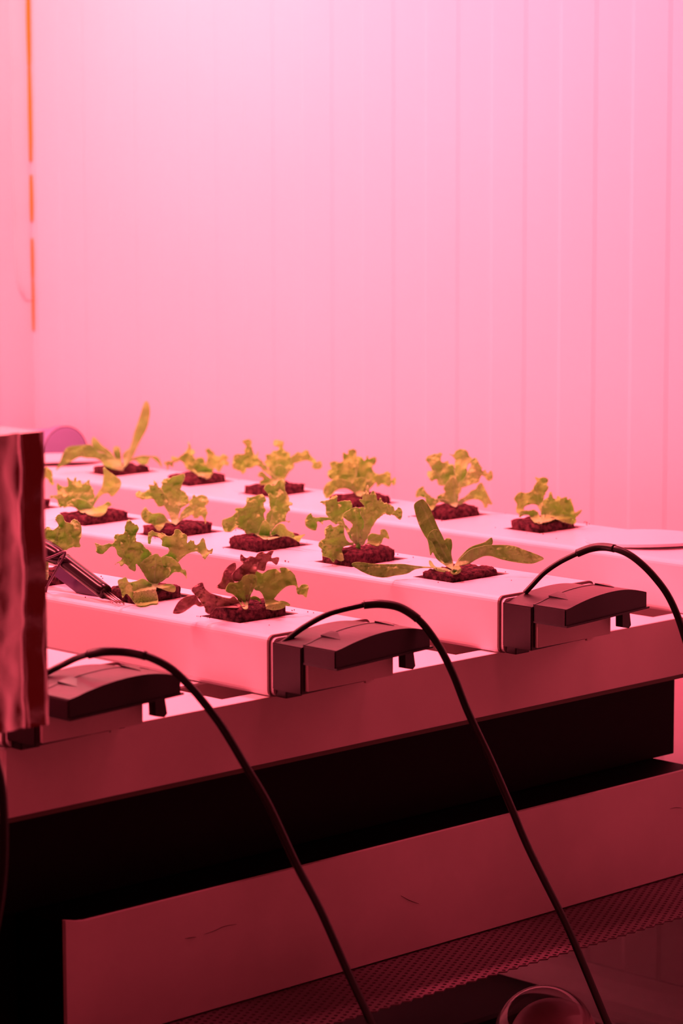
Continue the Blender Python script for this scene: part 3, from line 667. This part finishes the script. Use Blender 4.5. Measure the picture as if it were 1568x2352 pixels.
seedling(H2[3], Y2, (608, 1238), [
 ('i', [(860,1360),(860,1180),(870,1040),(880,950),(940,880),(930,740),(920,650),(900,580),(830,490),(870,420),(940,410),(1020,430),(1100,330),(1190,330),(1210,500),(1280,640),(1290,720),(1350,750),(1330,790),(1280,800),(1300,880),(1240,940),(1220,1060),(1290,1070),(1280,1095),(1200,1080),(1100,1110),(1020,1180),(950,1280),(920,1380)], -.05, K()),
 ('i', [(800,1380),(700,1330),(620,1290),(520,1310),(460,1240),(340,1190),(270,1240),(200,1280),(120,1250),(80,1150),(90,1050),(230,1000),(320,920),(310,860),(370,830),(450,830),(510,770),(520,650),(580,650),(700,610),(800,590),(870,690),(820,770),(860,880),(820,960),(860,1060),(880,1200),(860,1340)], .2, K()),
 ('i', [(900,1400),(960,1280),(1020,1190),(1100,1120),(1190,1130),(1250,1230),(1350,1280),(1400,1340),(1568,1310),(1500,1380),(1460,1450),(1380,1400),(1250,1350),(1120,1360),(1000,1390)], .9, K(frill=.35, ruf=.5)),
 ('i', [(830,1400),(740,1330),(760,1200),(800,1100),(860,1060),(930,1140),(940,1260),(910,1380)], 1.3, K(frill=.35, ruf=.6))],
 'bushy curly lettuce in the centre of the picture on the middle channel', mats=(LEAFY,), seed=10, dz=.002)
seedling(H2[4], Y2, (822, 1256), [
 ('j', [(840,920),(760,860),(700,740),(650,640),(560,600),(530,620),(440,560),(340,570),(330,620),(260,570),(240,690),(190,710),(80,640),(70,570),(90,500),(150,450),(200,510),(320,510),(420,510),(380,460),(380,360),(350,310),(290,280),(370,260),(430,240),(500,190),(550,190),(550,280),(640,260),(740,265),(770,320),(760,400),(700,450),(640,520),(660,600),(740,700),(800,760),(850,850)], 0, K()),
 ('j', [(900,940),(840,920),(780,840),(740,700),(780,640),(740,580),(650,520),(640,470),(700,420),(780,370),(850,365),(900,400),(940,480),(960,560),(950,660),(900,740),(920,860)], .1, K()),
 ('j', [(940,930),(880,900),(880,760),(950,660),(940,540),(890,450),(890,370),(960,350),(900,280),(880,240),(930,240),(930,140),(970,130),(990,40),(1020,40),(1030,170),(1090,110),(1140,190),(1160,270),(1200,220),(1230,280),(1320,310),(1390,350),(1420,410),(1470,360),(1520,410),(1510,530),(1470,540),(1400,480),(1330,480),(1260,460),(1180,520),(1100,610),(1040,740),(980,860)], .15, K(ruf=.7)),
 ('j', [(950,920),(1000,890),(1010,800),(1070,750),(1190,770),(1200,700),(1280,700),(1330,830),(1250,820),(1210,900),(1150,945),(1080,930),(1020,910)], -.1, K(frill=.35, ruf=.5)),
 ('j', [(790,930),(740,930),(640,960),(620,1010),(640,1090),(650,1150),(600,1170),(530,1140),(490,1185),(430,1120),(330,1090),(320,1000),(270,930),(300,860),(370,820),(360,700),(440,620),(500,660),(580,620),(540,590),(610,580),(650,640),(660,780),(720,880),(790,890)], 1.15, K(frill=.4, ruf=.8))],
 'vase-shaped curly lettuce with a large drooping leaf at its left, on the middle channel', mats=(LEAFY,), seed=11, dz=.002)
seedling(H2[5], Y2, (1041, 1310), [
 ('k', [(860,490),(950,400),(1060,360),(1120,322),(1122,380),(1040,395),(940,430),(870,495),(830,560)], -.5, SM),
 ('k', [(575,22),(610,50),(640,100),(675,180),(705,250),(740,320),(775,410),(810,520),(815,570),(740,530),(690,490),(660,440),(640,460),(620,350),(590,300),(550,220),(520,120),(516,60)], -.1, SM),
 ('k', [(820,580),(800,550),(740,510),(700,460),(660,370),(620,330),(640,280),(690,260),(720,300),(750,360),(790,440),(820,540)], .25, SM),
 ('k', [(745,350),(775,325),(805,340),(812,390),(805,450),(822,540),(790,500),(770,430),(745,390)], .1, SM),
 ('k', [(825,580),(830,540),(870,490),(950,420),(1050,390),(1150,380),(1280,385),(1380,420),(1460,450),(1528,485),(1490,510),(1430,528),(1330,520),(1200,495),(1120,470),(1060,470),(1000,495),(940,530),(870,545)], .1, SM),
 ('k', [(800,580),(740,560),(640,552),(530,545),(430,530),(320,530),(200,528),(70,515),(25,535),(80,575),(150,610),(220,630),(290,635),(370,620),(460,605),(530,570),(640,562),(740,580),(800,592)], .42, SM),
 ('k', [(630,505),(650,510),(680,550),(760,590),(700,585),(640,545)], 0, SM),
 ('k', [(800,590),(830,550),(870,550),(882,580),(860,605),(820,610)], .5, SM)],
 'long-leaved seedling spreading flat at the front end of the middle channel', mats=(ROM,), seed=12, name='romaine_seedling', group='long-leaved seedlings', dz=-.003)
# --- front channel
seedling(H1[0], Y1_, (112, 1330), [
 ('l', [(-40,600),(-60,300),(20,180),(60,160),(110,195),(180,140),(140,60),(180,10),(230,20),(250,80),(310,110),(350,70),(400,80),(450,140),(455,260),(430,330),(440,400),(360,400),(300,420),(240,440),(150,380),(100,380),(60,450),(60,750),(20,780)], 0, K())],
 'curly lettuce behind the black probe at the edge of the foil box', mats=(LEAFY,), seed=13, stem=False)
seedling(H1[1], Y1_, (354, 1346), [
 ('m', [(100,1150),(200,1080),(320,1050),(400,960),(350,860),(480,800),(600,690),(740,620),(840,640),(890,700),(930,750),(990,660),(1040,650),(1060,570),(1000,600),(960,560),(920,420),(890,400),(820,500),(760,500),(750,440),(690,440),(640,480),(640,360),(560,310),(510,260),(440,260),(420,330),(340,370),(250,320),(120,300),(60,270),(0,330),(0,480),(40,490),(60,380),(150,370),(230,440),(230,520),(330,560),(330,640),(240,700),(120,800),(60,1000)], -.1, K(ruf=.8)),
 ('l', [(1300,840),(1230,760),(1160,660),(1110,600),(1100,690),(1030,660),(980,600),(930,630),(900,590),(850,610),(940,540),(890,500),(860,410),(800,400),(720,480),(640,470),(630,400),(620,350),(700,380),(770,360),(840,350),(850,270),(880,245),(960,240),(980,160),(1020,70),(1070,110),(1140,160),(1110,250),(1110,330),(1170,350),(1230,420),(1270,440),(1310,520),(1320,640),(1350,740),(1350,830)], .1, K()),
 ('m', [(160,1140),(330,1040),(420,960),(530,960),(600,1010),(625,1060),(620,930),(560,910),(500,810),(420,740),(340,700),(250,700),(150,740),(60,800),(0,900),(40,1100)], .1, K(ruf=.7)),
 ('l', [(1330,880),(1240,790),(1180,680),(1150,620),(1200,560),(1330,480),(1400,520),(1440,640),(1500,640),(1530,680),(1480,760),(1390,820),(1360,880)], .3, K(ruf=.6)),
 ('l', [(1340,880),(1200,780),(1110,810),(1020,820),(990,765),(940,780),(895,800),(900,860),(930,930),(950,1010),(990,960),(1040,1000),(1110,1090),(1200,1105),(1290,1080),(1370,1070),(1370,1000),(1350,930)], 1.9, K(frill=.35, ruf=.6)),
 ('m', [(130,1190),(280,1150),(400,1160),(450,1210),(430,1280),(330,1270),(220,1230)], .2, K(frill=.35, ruf=.3))],
 'curly lettuce with the black probe stuck in its plug, on the front channel', mats=(LEAFY,), seed=14)
seedling(H1[2], Y1_, (564, 1394), [
 ('n', [(870,580),(930,565),(985,600),(990,640),(950,610),(880,600)], -.2, SM),
 ('n', [(1180,660),(1200,620),(1260,625),(1310,655),(1300,675),(1250,670)], -.2, SM),
 ('n', [(1050,700),(1030,600),(990,520),(920,490),(940,400),(930,290),(1010,320),(1080,280),(1160,270),(1210,310),(1200,260),(1270,260),(1350,320),(1380,390),(1400,475),(1440,440),(1510,450),(1500,540),(1485,580),(1440,550),(1390,540),(1375,460),(1320,450),(1260,470),(1200,520),(1150,580),(1140,600),(1180,620),(1240,640),(1250,690),(1150,720),(1080,710)], -.1, K(frill=.4, ruf=.8)),
 ('n', [(850,700),(800,700),(740,600),(690,550),(610,510),(640,430),(700,420),(770,400),(800,350),(870,330),(940,340),(950,420),(910,500),(880,560),(855,640)], .25, K(frill=.4, ruf=.6))],
 'reddish-brown and green lettuce at the front end of the front channel', mats=(LEAF,), seed=15,
 extra=('red_leaf', [
 ('n', [(620,500),(560,490),(510,465),(560,400),(590,300),(640,235),(710,200),(720,270),(680,340),(700,410),(760,560),(820,680),(700,560)], 0, K(frill=.35, ruf=.6)),
 ('n', [(690,400),(680,330),(730,270),(800,210),(770,180),(775,110),(830,150),(880,130),(930,140),(960,100),(1010,80),(1050,100),(1110,65),(1130,80),(1105,150),(1190,145),(1165,225),(1110,190),(1060,200),(1030,290),(960,280),(930,330),(900,480),(850,660),(820,560),(780,420)], .05, K(frill=.35, ruf=.8)),
 ('n', [(760,690),(620,690),(560,690),(500,700),(440,760),(390,740),(380,690),(330,620),(290,570),(245,520),(250,470),(350,418),(380,480),(440,530),(560,570),(650,590),(700,570),(760,640)], 1.1, K(frill=.35, ruf=.7)),
 ('n', [(420,660),(330,630),(280,560),(210,560),(140,590),(80,650),(35,740),(60,760),(130,750),(210,700),(270,660),(330,680)], .6, SM)], REDL, 'reddish-brown leaves'), dz=.001)
# ------------------------------------------------------------------ soil probe
tip = on(276, 1385, 2, ZT+.0028)
b1 = on(243, 1361, 2, ZT+.0082); b0 = on(146, 1287, 1, b1.y+.004)
t = thing('soil_probe', b1.copy(), 'dark cylindrical soil probe with metal prongs leaning into a plug of the front channel', 'probe')
ax = (b1-b0).normalized()
bm = bmesh.new(); n = 10
tube(bm, [b0+ax*.0, b0+ax*.001]+[b0.lerp(b1, i/n) for i in range(1, n)]+[b1-ax*.001, b1], [.0063, .0068]+[.0067]*(n-1)+[.0066, .0058], 28)
bd = child('probe_body', bm, SENS, t, True)
sd = ax.cross(V((0, 0, 1))).normalized(); up_ = sd.cross(ax)
for k in (-1, 0, 1):
    bm = bmesh.new(); s0 = b1+sd*(.0030*k)-ax*.002; e0 = tip+sd*(.0034*k)+V((0, 0, .0005*k))
    tube(bm, [s0, s0.lerp(e0, .5), e0], .00075, 8); child('prong', bm, STEEL, t, True)
h0 = on(60, 1240, 1, b0.y+.014); h1 = on(146, 1285, 1, b0.y+.014)
bm = bmesh.new(); hh = (h1-h0).normalized()
tube(bm, [h0, h0.lerp(h1, .3), h0.lerp(h1, .62), h0.lerp(h1, .85), h1], [.006, .009, .0092, .0078, .0050], 24); child('probe_head', bm, SENS, t, True)
bm = bmesh.new()
quad = [(128, 1300), (150, 1303), (232, 1374), (222, 1373), (176, 1362), (124, 1322)]
fr = [on(a, b, 1, b0.y+.008) for a, b in quad]; bk = [p+V((0, .004, 0)) for p in fr]
A = [bm.verts.new(p) for p in fr]; B = [bm.verts.new(p) for p in bk]
bm.faces.new(A); bm.faces.new(B[::-1])
for i in range(6): bm.faces.new((A[i], A[(i+1) % 6], B[(i+1) % 6], B[i]))
child('probe_fin', bm, PURPD, t)
lp = [on(a, b, 1, b0.y-.008) for a, b in ((92, 1288), (118, 1279), (138, 1271), (149, 1268), (146, 1280), (132, 1304), (119, 1328), (109, 1346), (104, 1364), (100, 1385))]
bm = bmesh.new(); tube(bm, catmull(lp, 6), .0011, 8); child('probe_wire', bm, RIM, t, True)
# ------------------------------------------------------------------ crumbs of peat on the channels
bm = bmesh.new(); rng = random.Random(5)
sp = [(1347, 1203, 3), (1353, 1205, 2), (1341, 1201, 2), (187, 1357, 3), (240, 1349, 2), (1495, 1243, 4), (1516, 1241, 1.5), (1412, 1238, 1.5), (1277, 1238, 1.5), (1174, 1334, 1.5), (618, 1437, 1.5), (612, 1389, 1.5),
      (655, 1291, 3), (662, 1292, 2), (640, 1262, 1.5), (700, 1252, 1.5), (1344, 1200, 2), (1160, 1180, 1), (460, 1418, 2), (452, 1417, 1.5), (200, 1352, 1.2), (1095, 1303, 2), (1080, 1302, 3), (1058, 1312, 2.5), (1129, 1312, 1.5)]
for i in range(60):
    h = rng.choice([(H3, Y3), (H2, Y2), (H1, Y1_)]); x = rng.choice(h[0])+rng.uniform(-.012, .062); y = rng.choice([h[1][0]-rng.uniform(.001, .01), h[1][1]+rng.uniform(.001, .010)])
    r = rng.uniform(.0003, .0007); m_ = bmesh.ops.create_icosphere(bm, subdivisions=1, radius=r); bmesh.ops.translate(bm, verts=m_['verts'], vec=(x, y, ZT+r*1.05+.0001))
for a, b, s in sp:
    p = on(a, b, 2, ZT); r = s*.00030
    m_ = bmesh.ops.create_icosphere(bm, subdivisions=1, radius=r); bmesh.ops.translate(bm, verts=m_['verts'], vec=(p.x, p.y, ZT+r*1.05+.0001))
for v in bm.verts: v.co += V((rng.uniform(-1, 1), rng.uniform(-1, 1), rng.uniform(-.3, .3)))*.0001
tag(obj('peat_crumbs', bm, PLUG), 'dark peat crumbs scattered on the white channel tops', 'crumbs', kind='stuff')
# ------------------------------------------------------------------ light
def area(name, loc, aim, sx, sy, power, col, spread=180):
    l = bpy.data.lights.new(name, 'AREA'); l.shape = 'RECTANGLE'; l.size = sx; l.size_y = sy; l.energy = power; l.color = col; l.spread = math.radians(spread)
    o = bpy.data.objects.new(name, l); COL.objects.link(o); o.location = loc
    o.rotation_euler = (V(aim)-V(loc)).to_track_quat('-Z', 'Y').to_euler(); return o
area('grow_lamp', (-.80, .26, 1.50), (-.80, .28, .5), .7, .1, 13.5, (1, .098, .158))
area('grow_lamp', (-.31, .24, 1.50), (-.31, .24, .5), .04, .12, 18, (1, .098, .158))
area('grow_lamp', (-.74, -.46, 1.6), (-.68, .1, .5), .9, .12, 36, (1, .138, .168))
area('grow_lamp', (-.95, .50, 1.40), (-.95, .64, .5), .4, .08, 2.0, (1, .50, .46))
area('room_lamp', (.75, 1.05, 1.35), (0, .3, .4), .5, .5, 3.0, (1, .04, .047))
area('grow_lamp', (.125, .22, 1.50), (.125, .22, .5), .05, .3, 4, (1, .09, .15))
w = bpy.data.worlds.new('room'); SC.world = w; w.use_nodes = True
bg = w.node_tree.nodes['Background']; bg.inputs['Color'].default_value = (1, .02, .025, 1); bg.inputs['Strength'].default_value = .07
SC.view_settings.view_transform = 'Standard'; SC.view_settings.look = 'None'
SC.view_settings.exposure = 0; SC.view_settings.gamma = 1; SC.view_settings.use_curve_mapping = False
SC.cycles.max_bounces = 8; SC.cycles.diffuse_bounces = 5; SC.cycles.transparent_max_bounces = 8
SC.cycles.use_denoising = True
